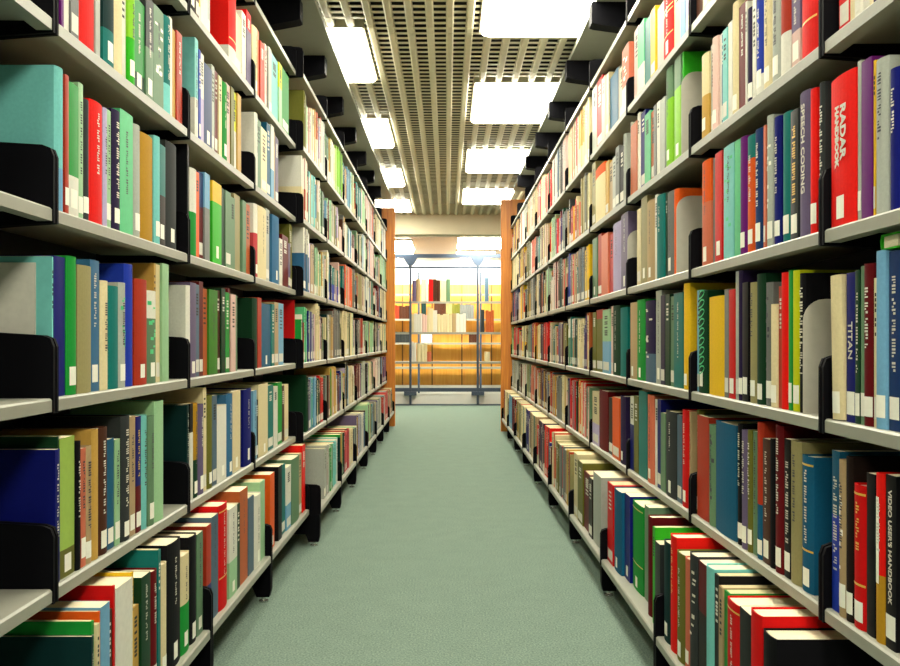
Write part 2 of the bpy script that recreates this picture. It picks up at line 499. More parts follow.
ROWS['L', 4] = '''61,64,_,P 64,71,_,W 71,79,_,GY 79,94.5,_,BR,h 94.5,99,_,LG 99,102,_,GY/Y@.4 102,113,_,DT/T@.3 113,123,_,CR 123,128,_,W 128,134,_,LM/BG@.5 134,145.5,_,G/DGN@.2 145.5,153,_,DG/GG@.5 153,163,3,GG,p 163,170,14,T/LT@.3 170,173,16,W 173,176.5,28,GO 176.5,182,30,RU
195,198.5,37,LT/W@.4,n 198.5,200.5,49,B 200.5,204,52,W/LP@.5 204,212,62,DBL 212,215,64,LG 215,218,70,DR 218,221,75,CR 221,227,80,G 227,231,82,PK 231,234,86,OL 234,237,91,LY/W@.5 237,240.5,93,GO
254,257,112,W,n 257,261,118,GG 261,267,126,CR 267,270.5,122,TB 270.5,273.5,124,W/LB@.4 273.5,276,130,TN 276,279,136,GP 300.5,304,152,W/CR@.5,n 304,307,155,PK/RU@.5 309.5,315.5,171,LT,p 316,320,176,PK/OL@.4 321,328,190,DT 328,331,196,PG 331,336,200,KH 339,345,225,PK 345,350,222,W 350,355,230,DR/PK@.5 355,362,228,GG/BN@.4 362,368,232,W 368,376,236,PK 377,385,240,PG 385,388,244,BN'''
ROWS['L', 3] = '''55,64,65,LT/LB@.3,nh 64,68,74,RU 68,78,81,G/W@.3 78,83,82,PG 83,89,98,DG 89,102.5,98,BR,h 102.5,107,107,LP 107,111.5,109,PG 111.5,120,108,DP,t 120,133,108,MG 133,140,123,LG 140,153,131,MU,h 153,159,135,LT 159,166,143,T/DB@.5 166,177,140,DG
187.6,189.4,140,K,n 189.4,196,167,W/G@.5 196,199.5,171,O 199.5,204,171,DBL/DR@.6 204,209,172,LB/GY@.6 212,221,180,Y/BG@.75 221,225.5,187,DGN 225.5,231,190,GG 231,235.5,196,GG 235.5,241.5,193,KH 243,246.5,200,GG 246.5,252,203,OB
254,258,203,W/PR@.6 258,266.5,205,CR,n 266.5,270,208,LG 272,279,214,SB 279,282,238,W 282,288,234,DR 288,290,243,GP 290.5,294.5,224,OL 303.5,309,226,W/SB@.6 309,314.5,240,TN 326.5,330,249,CR,n 330,339,264,T/B@.5 345,352,263,O 352,358,268,GY 358,366,272,KH 366,369,274,W 370,377,280,GG 377,380,284,DR 380,388,284,CR'''
ROWS['L', 2] = '''49,50.5,262,W,nfs3 50.5,52,256,LT,nf 52,63.5,255,NB 63.5,74,255,G 74,88,264,KH 88,97.5,259,SB 97.5,105,280,CR 105,116,285,T 116,123,282,LG,p 123,132,263,B 132.5,145,278,RU 145,155,290,W/GG@.7,p 155,157,263,GO,n 157,161,264,CR,n 161,167.5,263,PG,n
185,189,285,W,n 189,195,282,GP 195,199,284,GB 199,203,281,DR 203,208,288,OB 208,216.5,289,MO 216.5,220,290,BN 220,224,288,DGN 224,228,292,G 228,230,288,DR 230,234.5,294,PK 234.5,238,295,GG
249,254.5,297,DGN,n 255.5,259.5,297,RU 261.5,271,303,TB 271,274,304,T 274,278,302,TN 278,283,303,LB 303.6,304.3,300,R,nfs3 304.3,307,305,MG 308,316,310,NB 316,320,303,CR 327.5,329,312,DT,n 329,333,314,TN 333,340,308,GY/G@.0 341,352,308,CR 354,358,318,K 358,362,317,RU 363,371,320,PG 371,375,320,OL 375,378,322,DG 378,387,322,CR'''
ROWS['L', 1] = '''54,59,450,NB,nf 59,60.5,437,DGN,n 60.5,75,439,YG/OL@.2 75,80,442,K 80,85,449,SA 85,91,447,TN,t 91,98,431,GO 98,108,429,BN 108,115,440,TB 115,120,440,PG 121,130,417,DG,t 130,136,417,TN 136,141,417,NB/DR@.4 141,147,416,LT 147,153,417,GG 153,162.5,402,PG,n
187,189.2,405,DT,n 189.2,192,404,K/W@.7 192,197.5,404,MU/DGN@.4 197.5,203,405,GP 203,206.5,388,CR 207,212,396,OL 212,216.5,396,GB 216.5,226.5,407,W 226.5,233,395,SB 233,241,392,CR 243,252,390,NB
253,256.5,391,LB 256.5,258.5,400,K 258.5,268,385,CR 269,274.5,386,T 274.5,278.5,387,W 278.5,283,383,G 283,285.5,386,BN 285.5,289.5,385,CR 306,308.5,374,DGN,n 308.5,311,380,GP 311,316.5,376,LB 317,320,378,DGN 320,324,375,R 324,328,376,GY 329,335.5,367,GO 345.5,347,362,K 347,352,366,CR 353,358,365,DR 360,366,362,LG 366,368,362,K 368,371,362,CR 372,376,360,PK 376,379,358,W 380,383,357,K 383,387,357,P'''
ROWS['L', 0] = '''91,93,637,DT,nf 93,95.5,622,G,n 95.5,98.5,625,CR 98.5,99.8,612,O,n 99.8,109,608,LB 109,115,613,BN 115,116.5,586,R,n 116.5,133,589,W 133,135,573,Y,n 135,141,609,GO 141,150,578,DGN 150.5,157,573,DR 157.5,160,549,T,n 160,166.5,566,CR 166.5,180,546,K,h 180,189.5,558,CR/G@.5 189.5,197,538,K 197,203,535,GG 203,208,529,RU/NB@.4
211,218,518,GB 218,226.5,505,R,h 229,237,510,W/PG@.4 237,240,505,DGN 240,248,492,OB 248.5,254,499,GB 254,260.5,497,W 260.5,270.5,483,PG 270.5,275,475,O
278,281.5,467,K 281.5,286.5,467,T 286.5,291,468,W/LB@.4 291.5,299,460,GG 299,302,455,TN 302,308,446,BR,n 308,313,444,BR,n 324,329.5,447,LG 330,333.5,445,G 333.5,338,441,LT 339,342.5,435,DT 343,349,432,PR 349,353,430,CR 353,356,428,GY 356,360,416,GP 360,363,415,W 363,366,412,DB 366,371,405,PG 371,375,404,GY 375,381,402,LG 381,385,398,RU 385,390,392,PR'''
ROWS['R', 5] = '''681,686,_,LB 686,690,_,LP 692,695,_,K 695,702,_,BN 702,708,_,CR 673.5,680.5,_,CR 663.5,673.5,_,BR,hg 657,663.5,0,PK 651,655.5,5,Y 644,650.5,13,T 637.5,644,18,MG/W@.4 633,637.5,25,PK 626,633,35,SA/W@.4,p
622,626,58,CR 620,622,60,GY 612.5,620.5,61,TB 609,612.5,66,CR 605.5,609,69,PK 600,605.5,68,R 595,600,70,LG 590,595,78,GB/LP@.4 584,589,90,CR 578,584,98,GO/CR@.4 573,578,105,W 567,573,112,CR 563,567,120,PK 560.5,563,136,DB 557,560.5,138,GB 553,557,152,W 549,553,165,R 545,549,170,PR 541,545,172,CR 537,541,176,R 533,537,178,CR 528,532,174,W 521,527,172,W 515,520,190,TN'''
ROWS['R', 4] = '''873,880,_,DP 867,873,_,CR 860,867,_,W 854,860,_,W 848,854,_,CR 837,847.5,_,R
802,818,_,BR,hn 791.5,800,_,GP/PK@.3 782,791,_,RU/W@.35 773,782,_,LG,t 764,773,_,CR 756,763.5,_,B/W@.2 752,755.5,_,W 747,752,_,DP 745.5,747,_,W 738,745.5,0,DR 732,738,0,CR 728,732,20,W 723.5,728,27,LT 721.5,723.5,33,DBL 719,721.5,33,W 713.5,719,35,PK 709.5,713.5,42,LG 702.5,709.5,51,CR/GO@.5
681.3,683.2,50,BG,n 675,681.3,50,GG/LM@.7 666,672.5,57,GG/LM@.68 660,665,96,LG 657,660,100,W 654,656.5,104,GY 649.5,654,108,OB 644,649.5,110,MG 639.5,644,109,NB 637.5,639.5,112,W 631.5,637.5,120,OB 628.5,631.5,122,W
623.5,626,133,LG 619.5,623.5,145,K 616,619.5,145,GY 612,615.5,155,LG 608.5,612,160,TN 605.5,608.5,160,GO 596,605.5,161,O/CR@.82 591,596,161,KH
587,590,170,CR 581,587,171,KH 576,581,200,OB 570,574.5,203,RU 565,569,206,GY 557.5,561.5,213,R 552,556.5,212,PG 547,551.5,218,TN 542,546.5,220,CR 536.5,541.5,232,T 530,535.5,236,SA 525,529.5,238,OL 520.5,524,244,Y 513,519.5,250,CR'''
ROWS['R', 3] = '''889,898,66,NB,n 875,888,55,LG,n 872.5,874.5,60,Y 861.5,872,56,P 857.5,861,60,LG 832,856.5,67,BR,hR 826,831,75,TN
819.5,825,81,DG,t 811.5,818,87,BR 799.5,811,88,GP,S 791.5,799,108,DG,t 782,791,110,T 773.5,780.5,115,NB 767,773,114,LG,p 764.5,766.5,125,SA 755.5,763,127,DBL 747,755.5,133,T/O@.8 740,747,135,P 733.5,740,138,MG 723.5,733.5,142,LT,p 715,722,150,R 712,715,157,GY 702.5,711.5,158,O/SA@.6
673.5,678,188,O 667,673.5,190,GY,t 665,667,192,DGN 657.5,665,193,T 655,657.5,194,W 647,655,198,TN 641,647,195,KH 637.5,641,208,CR 621.5,628.5,211,GP
613,621.5,220,LP 609,612.5,233,PR 602,608.5,232,SA 598,601.5,233,RU 591,597,237,GG
584,589.5,244,Y 578,583.5,246,GY 570,577.5,250,TN 566,569.5,252,B 562,565.5,255,KH 558,561.5,257,DGN 553,557,260,PK 547,551.5,264,PG 541,545.5,268,DB 535,540.5,268,CR 530,534.5,272,GY 525,529.5,275,KH 520,523.5,278,Y 513,519,280,DBL'''
ROWS['R', 2] = '''888,899,250,DBL 877,887,250,LB 874,877,278,CR 863.5,873,263,DR 859.5,863.5,266,GG 854.5,859.5,270,DGN 845,854,272,NB,TI 833.5,844.5,275,CR,l
799,805,273,K,t 792.5,799,270,LY 789,792.5,270,G 781,788.5,272,BR 777.5,781,286,RU 772,777.5,304,CR 765.5,772,282,GY,p 756,765,273,DGN 749.5,756,282,KH 743,749,282,K 739,743,266,DP 736,739,266,LG 729.5,735.5,289,R 725.5,729.5,289,GY 708.5,725,295,Y,h 699.5,708,290,DGN,c 692,699,290,LB
684,690,279,Y 674,683,292,T 670,674,296,GG 665.5,670,294,DGN 661,665,295,DP 655.5,661,290,LG 646,655,300,DP/GB@.35,p 637.5,645.5,299,G 629.5,637.5,302,TN
620,627,307,T 612.5,619.5,305,DGN 610,612.5,306,PK 603,610,309,PG/LB@.5 596,602.5,309,RU/OL@.85 591,596,312,OL
585,590,312,OB 577.5,583.5,318,CR 574.5,577.5,318,DT 568,574.5,316,W/GG@.6 563.5,567.5,322,OL 558,562.5,322,GP 551,555.5,324,T 545,550.5,321,R 541.5,545,323,DP 537.5,541,324,CR 533,537,322,RU 528.5,532.5,324,GG 523,528,325,CR/Y@.5 514.5,519,326,R 511.5,514,327,G'''
ROWS['R', 1] = '''885.5,896,477,K,V 876,885,475,BR/MU@.4,k 867,875.5,475,K 854,866.5,487,R,h 846.5,853.5,458,DB 839.5,846.5,461,TN,p 828.5,839,452,TB/B@.6,t
801.5,813.5,458,TB,h 790.5,801.5,443,KH 784.5,790.5,440,K,t 776,784,417,DR,h 770.5,775.5,440,K 763.5,770.5,440,BN 757,763.5,423,RU/TB@.4 752.5,756.5,432,GG 748,752.5,431,OL 742.5,748,431,GP 737,742,425,K 716,736.5,426,TB,hn 709,715.5,426,GG,p 697,708.5,418,RU 692.5,697,410,OL
689,690.5,412,TN 682,688.5,411,R 677,681.5,416,GB 666,676.5,413,DG 661,665.5,414,GG 657,660.5,400,NB 654,657,400,W 647.5,654,396,SA,t 639,647,392,T 634,638.5,397,OL 628.5,634,397,W/NB@.62
620.5,626,397,DP 613,620,399,O 608,613,399,DB 599,607.5,392,DR 591.5,599,393,CR/LP@.4,p
586.5,590,386,GG 579,586,381,BR 570,578,380,R 566.5,569.5,378,NB 561,566,376,CR 557,561,376,GY 553,557,376,GO 547,553,372,RU 540,546.5,370,BN 533.5,539.5,367,SA 528,533,365,GG 523.5,528,364,W 519,523,364,DG 511.5,518,361,LG'''
ROWS['R', 0] = '''771,785,648,K,hn 759,771,624,R,h 747,758.5,622,K 732,745.5,612,R,h 726,731.5,598,G 722,726,592,TN 717.5,722,580,K 709,717,558,LT,n 700,708,568,DR/DB@.6 691.5,699,558,DG,p 685.5,691,561,SA 677.5,685,556,OL 671,677,537,BR 661,670.5,545,DT 655.5,660.5,545,DG 653.3,655.5,528,BG,n
649,653,518,DR,s1 644,648.5,508,GG,ns3 633,643.5,508,G,hs3 626,631.5,498,NB,s2 618,625.5,496,TB,s1 607.5,617,490,R
593,601,478,LG,n 589,592.5,480,DB 583,589,476,DR 578,583,464,OL 571.5,577.5,455,CR 566,571,452,KH 560,565.5,447,GY 555.5,560,444,OL 549.5,555,432,CR 545,549,424,BR 538.5,543.5,418,DP 531,538,412,TN 526.5,530,408,NB 522.5,526,404,CR 519,522,404,KH 515.5,518.5,400,DG 512,515,398,DR 508,511.5,390,LB 504,507.5,388,CR'''

def setback(S, row, b):
    if row == 0:
        return 0.022 if S is SR else 0.02
    return 0.012
def front_x(S, row, b):
    return (S.xb(b) if row == 0 else S.x(b)) + setback(S, row, b)
def bay_of(S, y):
    for i in range(len(S.joints) - 1):
        if S.joints[i] <= y < S.joints[i + 1]:
            return i
    return None

class Book: pass
ALL = []
def clearance(S): return S.pitch - LIP - 0.012

def parse(S, row, text):
    out = []
    for tok in text.split():
        p = tok.split(',')
        bk = Book()
        x0, x1 = float(p[0]), float(p[1])
        xs = S.xb(2) if row == 0 else S.x(2)
        # which run of bays does this image column belong to?
        xm = (x0 + x1) / 2
        b = None
        for guess in (0, 9):
            X = front_x(S, row, guess)
            y = F * X / abs(VPX - xm)
            if len(p) > 4 and 'f' in p[4]:
                y = F * X / abs(VPX - (x1 if S is SL else x0)) + 0.02
            bb = bay_of(S, y)
            if bb is not None and ((guess == 0) == (bb < 4) or S is SR):
                b = bb; break
        if b is None:
            continue
        X = front_x(S, row, b)
        if len(p) > 4 and 's' in p[4]:
            X += 0.01 * int(p[4][p[4].index('s') + 1])
        ya, yb = sorted(F * X / abs(VPX - x) for x in (x0, x1))
        bk.S, bk.row, bk.b, bk.X = S, row, b, X
        if len(p) > 4 and 'f' in p[4] and 's' in p[4]:      # first book of a bay, pushed in a little
            ya = S.joints[b]; yb = ya + 0.0045
        bk.y0, bk.y1 = ya, yb
        zb = shelf_top(S, row)
        if p[2] == '_':
            bk.h = rnd.uniform(0.215, 0.27)
        else:
            bk.h = EYE + (VPY - float(p[2])) * ya / F - zb
        c = p[3]
        bk.frac = 0
        bk.c2 = None
        if '/' in c:
            c, rest = c.split('/')
            bk.c2, fr = rest.split('@')
            bk.frac = float(fr)
        bk.c1 = c
        bk.opt = p[4] if len(p) > 4 else ''
        bk.hand = True
        out.append(bk)
    return out

def settle(S, row, books):
    """put the books of one row in order along each bay without touching each other or the brackets"""
    per = {}
    for bk in books:
        per.setdefault(bk.b, []).append(bk)
    res = []
    for b, lst in per.items():
        lo, hi = S.joints[b] + 0.0145, S.joints[b + 1] - 0.0145
        lst.sort(key=lambda k: k.y0)
        cur = lo
        for bk in lst:
            if 'n' in bk.opt and bk is lst[0] and 'f' not in bk.opt and bk.y1 - bk.y0 < 0.008:
                bk.y1 = bk.y0 + 0.012
            t = max(0.0045 if 'f' in bk.opt else 0.007, bk.y1 - bk.y0)
            y = max(cur, bk.y0)
            if y + t > hi:
                y1 = hi
                if y1 - y < 0.007:
                    continue
            else:
                y1 = y + t
            bk.y0, bk.y1 = y, y1 - 0.0008
            cur = y1
            res.append(bk)
    return res

LPOOL = ['CR', 'W', 'LG', 'PG', 'GG', 'T', 'TN', 'KH', 'PK', 'G', 'GY', 'LB', 'BN', 'DR', 'NB', 'W', 'CR', 'GO', 'RU', 'DGN', 'K', 'SB', 'LP', 'OL']
RPOOL = ['R', 'CR', 'TN', 'BN', 'RU', 'DR', 'KH', 'GY', 'W', 'NB', 'GG', 'DGN', 'OL', 'PK', 'T', 'SA', 'CR', 'LG', 'GO', 'GP', 'DG', 'Y', 'GB', 'DR']
LPOOLB = ['CR', 'KH', 'GG', 'BN', 'RU', 'R', 'PG', 'DT', 'LG', 'GY', 'GO', 'NB']
for S in (SL, SR):
    for row in range(6):
        got = parse(S, row, ROWS[S.name[0].upper(), row])
        have = {}
        for bk in got:
            have.setdefault(bk.b, []).append((bk.y0, bk.y1))
        # transcription thins out with distance: split over-thick far books into neighbours of like colour
        more = []
        for bk in list(got):
            t = bk.y1 - bk.y0
            lim = 0.055 if bk.b < 4 else 0.045
            if t > lim and bk.b >= (4 if S is SL else 4):
                got.remove(bk)
                n = int(math.ceil(t / 0.036))
                for i in range(n):
                    k = Book(); k.__dict__.update(bk.__dict__)
                    k.y0 = bk.y0 + t * i / n; k.y1 = bk.y0 + t * (i + 1) / n
                    k.h = bk.h * rnd.uniform(0.93, 1.0)
                    if i % 3 == 1:
                        k.c1 = rnd.choice(LPOOL if S is SL else RPOOL); k.c2 = None
                    more.append(k)
        got += more
        # fill what is left of the far bays
        for b in range(4 if S is SL else 4, len(S.joints) - 1):
            X = front_x(S, row, b)
            y = S.joints[b] + 0.03
            first = [k.y0 for k in got if k.b == b]
            if first and b == 4:
                y = min(first) + 0.001
            end = S.joints[b + 1] - (rnd.uniform(0.03, 0.10) if S is SL else 0.03)
            occupied = sorted((k.y0, k.y1) for k in got if k.b == b)
            while y < end:
                t = rnd.choice([0.014, 0.018, 0.022, 0.026, 0.03, 0.036])
                hit = [q for q in occupied if y + t > q[0] + 0.002 and y < q[1] - 0.002]
                if hit:
                    y = max(q[1] for q in hit) + 0.0005
                    continue
                k = Book()
                k.S, k.row, k.b, k.X = S, row, b, X
                k.y0, k.y1 = y, y + t
                k.h = rnd.uniform(0.2, 0.285)
                k.c1 = rnd.choice((LPOOLB if row == 0 else LPOOL) if S is SL else RPOOL)
                k.c2 = rnd.choice(['W', None, None, 'CR']); k.frac = 0.25 if k.c2 else 0
                k.opt = ''; k.hand = False
                got.append(k)
                y += t
        ALL += settle(S, row, got)

for bk in ALL:
    bk.h = min(max(bk.h, 0.13), clearance(bk.S))
    base = 0.74 * bk.h + rnd.uniform(-0.012, 0.016)
    bk.d = min(max(base, 0.125), 0.225 if bk.row else 0.24)
    bk.d = min(bk.d, (bk.S.x(bk.b) + 0.247) - bk.X)
    bk.t = bk.y1 - bk.y0
    # rough size in the picture, clipped to the frame
    ym = (bk.y0 + bk.y1) / 2
    zb = shelf_top(bk.S, bk.row)
    px = lambda y: VPX + bk.S.s * F * bk.X / y
    xa, xb = sorted((px(bk.y0), px(bk.y1)))
    xa, xb = max(0, xa), min(900, xb)
    ta = max(0, VPY - (zb + bk.h - EYE) * F / ym)
    ba = min(666, VPY - (zb - EYE) * F / ym)
    bk.area = max(0, xb - xa) * max(0, ba - ta)
for bk in ALL:
    prev = [o for o in ALL if o.S is bk.S and o.row == bk.row and o.b == bk.b and o.y1 <= bk.y0 + 1e-4]
    gap = bk.y0 - max([o.y1 for o in prev]) if prev else 0.3
    bk.first = not prev
    if gap > 0.03 and bk.area > 0:
        bk.area += min(gap * 400, 60) * 60
ALL = [b for b in ALL if b.area > 0.5]
order = sorted(ALL, key=lambda k: -k.area)
NEAR, REST = order[:300], order[300:]

def arc_x(y, t, bulge):
    u = min(1.0, abs(y) / (t / 2))
    return -bulge * (u ** 2)

def dye(key):
    return tuple(0.92 * v ** 1.28 for v in L3(PAL[key][0]))

def jitter(c, r):
    k = 1 + r.uniform(-0.08, 0.08)
    return tuple(min(1, v * k) for v in c)

def book_meshes(bk, r):
    t, h, d = bk.t, bk.h, bk.d
    hard = 'h' in bk.opt or (t > 0.022 and r.random() < 0.6)
    bulge = min(0.006, t * 0.14) if hard else min(0.0012, t * 0.05)
    c = min(0.0028 if hard else 0.0009, t * 0.14)
    N = 8
    outer = [(-d, t / 2)] + [(arc_x(t / 2 - t * i / N, t, bulge), t / 2 - t * i / N) for i in range(N + 1)] + [(-d, -t / 2)]
    ti = t - 2 * c
    inner = [(-d, ti / 2)] + [(arc_x(t / 2 - t * i / N, t, bulge) - c, (t / 2 - t * i / N) * ti / t) for i in range(N + 1)] + [(-d, -ti / 2)]
    lv = [0.0]
    if bk.c2:
        lv.append(h * bk.frac)
    lv.append(h)
    col1, col2 = jitter(dye(bk.c1), r), jitter(dye(bk.c2), r) if bk.c2 else None
    mb = MB()
    n = len(outer)
    for z in lv:
        mb.v += [(x, y, z) for x, y in outer] + [(x, y, z) for x, y in inner]
    st = 2 * n
    for li in range(len(lv) - 1):
        a, b = li * st, (li + 1) * st
        cc = col2 if (bk.c2 and li == 0) else col1
        for i in range(n - 1):
            mb.f.append((a + i, a + i + 1, b + i + 1, b + i)); mb.c.append(cc)
            mb.f.append((a + n + i + 1, a + n + i, b + n + i, b + n + i + 1)); mb.c.append(cc)
        for i in (0, n - 1):
            mb.f.append((a + i, b + i, b + n + i, a + n + i)); mb.c.append(cc)
    for a, cc in ((0, col2 or col1), ((len(lv) - 1) * st, col1)):
        for i in range(n - 1):
            mb.f.append((a + i, a + i + 1, a + n + i + 1, a + n + i)); mb.c.append(cc)
    cover = mb.mesh('book_cover', M_CLOTH if hard else M_GLOSS)
    rec = 0.004 if hard else 0.0006
    pg = MB().box(-d + rec, -bulge - c - 0.0005, -ti / 2 + 0.0002, ti / 2 - 0.0002, rec * 0.8, h - rec)
    pages = pg.mesh('pages', M_PAGES)
    return cover, pages, bulge

def strip(mb, y0, y1, z0, z1, t, bulge, lift, n=4):
    """a patch lying on the spine surface"""
    s = len(mb.v)
    for i in range(n + 1):
        y = y0 + (y1 - y0) * i / n
        x = arc_x(y, t, bulge) + lift
        mb.v += [(x, y, z0), (x, y, z1)]
    for i in range(n):
        a = s + 2 * i
        mb.f.append((a, a + 2, a + 3, a + 1)); mb.c.append(None)

def text_mesh(txt, size, mat, bold=0.0004):
    cu = bpy.data.curves.new('t', 'FONT')
    cu.body = txt
    cu.size = size
    cu.align_x = 'LEFT'; cu.align_y = 'CENTER'
    cu.resolution_u = 3
    cu.extrude = 0.0002
    cu.offset = bold
    o = bpy.data.objects.new('t', cu)
    COL.objects.link(o)
    dg = bpy.context.evaluated_depsgraph_get()
    me = bpy.data.meshes.new_from_object(o.evaluated_get(dg))
    bpy.data.objects.remove(o)
    me.materials.clear(); me.materials.append(mat)
    return me

SHELFWORD = ['bottom shelf', 'second shelf up', 'third shelf up', 'fourth shelf up', 'fifth shelf up', 'sixth shelf up']
def colour_word(bk):
    a = PAL[bk.c1][1]
    if bk.c2 and bk.c2 != bk.c1 and bk.frac >= 0.3:
        return a + '-and-' + PAL[bk.c2][1]
    return a
def size_word(bk):
    if bk.t > 0.06: return 'thick'
    if bk.h < 0.185: return 'short'
    if bk.t < 0.016: return 'slim'
    if bk.h > 0.275: return 'tall'
    if bk.t > 0.042: return 'stout'
    return 'upright'
SPECIAL = {'R': 'thick bright-red book lettered RADAR HANDBOOK down its spine', 'S': 'grey-purple book lettered SPEECH CODING in white down its spine', 'V': 'black book lettered VIDEO USERS HANDBOOK down its spine', 'I': 'navy book lettered TITAN beside the leaning cream book'}

groups = {}
for bk in ALL:
    groups.setdefault((bk.S.name, bk.row, bk.b), []).append(bk)
for lst in groups.values():
    lst.sort(key=lambda k: k.y0)
used = {}
def base_label(bk):
    lst = groups[bk.S.name, bk.row, bk.b]
    i = lst.index(bk)
    where = '%s, %s' % (SHELFWORD[bk.row], bay_name(bk.S, bk.b).replace(' of ', ', '))
    w = '%s %s book' % (size_word(bk), colour_word(bk))
    if i == 0 and bk.b == 0:
        return '%s at the edge of view, %s' % (w, where)
    if i == 0:
        return '%s standing first beside the near bracket, %s' % (w, where)
    a = colour_word(lst[i - 1])
    if i + 1 < len(lst):
        c = colour_word(lst[i + 1])
        if a == c:
            return '%s between two %s books, %s' % (w, a, where)
        return '%s between %s and %s ones, %s' % (w, a, c, where)
    return '%s standing last, after a %s one, %s' % (w, a, where)
labels = {}
for bk in NEAR:
    key = [k for k in 'RSVI' if k in bk.opt]
    labels[id(bk)] = SPECIAL[key[0]] if key else base_label(bk)
seen = {}
for bk in NEAR:
    seen.setdefault(labels[id(bk)], []).append(bk)
for lab, l in seen.items():
    if len(l) > 1:
        for bk in l:
            lst = groups[bk.S.name, bk.row, bk.b]
            labels[id(bk)] = '%s %s book, %s along from the near bracket, %s, %s' % (size_word(bk), colour_word(bk), ORD[lst.index(bk)], SHELFWORD[bk.row], bay_name(bk.S, bk.b).replace(' of ', ', '))

for idx, bk in enumerate(NEAR):
    r = random.Random(1000 + int(bk.y0 * 10000) + bk.row * 77 + (5 if bk.S is SL else 0))
    cover, pages, bulge = book_meshes(bk, r)
    S = bk.S
    zb = shelf_top(S, bk.row)
    push = r.uniform(-0.002, 0.003) - bulge
    root = link('book', cover, None, (S.s * (bk.X + push), (bk.y0 + bk.y1) / 2, zb + 0.0004), 0 if S is SL else pi)
    tag(root, labels[id(bk)], 'book', 'books on the %s of the %s stack' % (SHELFWORD[bk.row], S.name))
    link('pages', pages, root)
    t, h = bk.t, bk.h
    if 'l' in bk.opt:
        root.rotation_euler = (radians(2.2), 0, root.rotation_euler[2])
        root.location.z += 0.5 * t * sin(radians(2.2)) + 0.0004
    if 'n' not in bk.opt and r.random() < 0.72:
        m = MB()
        z0 = r.uniform(0.010, 0.020)
        strip(m, -min(0.46 * t, 0.016), min(0.46 * t, 0.016), z0, z0 + r.uniform(0.034, 0.044), t, bulge, 0.0005)
        link('spine_label', m.mesh('spine_label', M_LABEL, False), root)
    dark = bk.c1 in DARK
    ink = (M_INK_LIGHT if r.random() < 0.85 else M_INK_GOLD) if dark else M_INK_DARK
    if any(k in bk.opt for k in 'RSVI'):
        if 'R' in bk.opt:
            for txt, off in (('RADAR', 0.012), ('HANDBOOK', -0.013)):
                me = text_mesh(txt, 0.031 if txt == 'RADAR' else 0.0195, M_INK_LIGHT, 0.0011)
                o = link('title_lettering', me, root, (arc_x(off, t, bulge) + 0.0012, off, h - 0.055))
                o.rotation_euler = (0, pi / 2, 0)
        else:
            txt = {'S': 'SPEECH CODING', 'V': "VIDEO USER'S HANDBOOK", 'I': 'TITAN'}[[k for k in 'SVI' if k in bk.opt][0]]
            me = text_mesh(txt, {'S': 0.024, 'V': 0.0155, 'I': 0.024}[[k for k in 'SVI' if k in bk.opt][0]], M_INK_LIGHT)
            o = link('title_lettering', me, root, (0.0009, 0, h - (0.09 if 'I' in bk.opt else 0.025)))
            o.rotation_euler = (0, pi / 2, 0)
    elif 'c' in bk.opt:
        m = MB()
        z = 0.055
        while z < h - 0.02:
            for q in range(10):     # looping green script
                a0, a1 = 2 * pi * q / 10, 2 * pi * (q + 1) / 10
                pts = []
                for a in (a0, a1):
                    pts.append((0.32 * t * cos(a), z + 0.011 + 0.010 * sin(a) + 0.006 * cos(a)))
                s = len(m.v)
                for (yy, zz) in pts:
                    m.v += [(arc_x(yy, t, bulge) + 0.0008, yy, zz - 0.0022), (arc_x(yy, t, bulge) + 0.0008, yy, zz + 0.0022)]
                m.f.append((s, s + 2, s + 3, s + 1)); m.c.append(None)
            z += 0.027
        link('title_lettering', m.mesh('title_lettering', M_INK_GREEN, False), root)
    elif t > 0.009 and ('t' in bk.opt or r.random() < 0.5) and h > 0.15:
        m = MB()
        lh = min(0.17 * t, 0.006) * (1.4 if 't' in bk.opt else 1)
        z = h - r.uniform(0.02, 0.05)
        zend = max(0.075, h * r.uniform(0.30, 0.55)) if 't' not in bk.opt else 0.075
        while z > zend:
            for q in range(r.randint(3, 7)):
                w_ = r.uniform(0.0022, 0.0042)
                if z - w_ < zend: break
                a, b_ = (-lh, lh) if r.random() < 0.6 else ((-lh, 0.1 * lh) if r.random() < 0.5 else (-0.2 * lh, lh))
                strip(m, a, b_, z - w_, z, t, bulge, 0.0007, 2)
                z -= w_ + 0.0022
            z -= 0.006
        if m.f:
            link('title_lettering', m.mesh('title_lettering', ink, False), root)
    if 'g' in bk.opt or ('h' in bk.opt and r.random() < 0.5 and 'R' not in bk.opt):
        for fz in (0.3, 0.93) if 'g' not in bk.opt else (0.30, 0.62, 0.68):
            m = MB()
            strip(m, -0.47 * t, 0.47 * t, h * fz, h * fz + 0.004, t, bulge, 0.0006, 6)
            link('spine_band', m.mesh('spine_band', M_INK_GOLD, False), root)
    if 'p' in bk.opt:
        pm = [M_INK_DARK, M_LABEL, M_INK_GREEN][r.randint(0, 2)] if not dark else M_INK_LIGHT
        for q in range(9):
            yy = r.uniform(-0.3, 0.3) * t; zz = r.uniform(0.07, h - 0.03)
            m = MB()
            strip(m, yy - 0.13 * t, yy + 0.13 * t, zz, zz + r.uniform(0.004, 0.012), t, bulge, 0.0006, 2)
            link('spine_patch', m.mesh('spine_patch', pm, False), root)
    if 'k' in bk.opt:
        m = MB()
        strip(m, -0.34 * t, 0.10 * t, 0.10, h - 0.04, t, bulge, 0.0006, 3)
        link('title_panel', m.mesh('title_panel', M_LABEL, False), root)

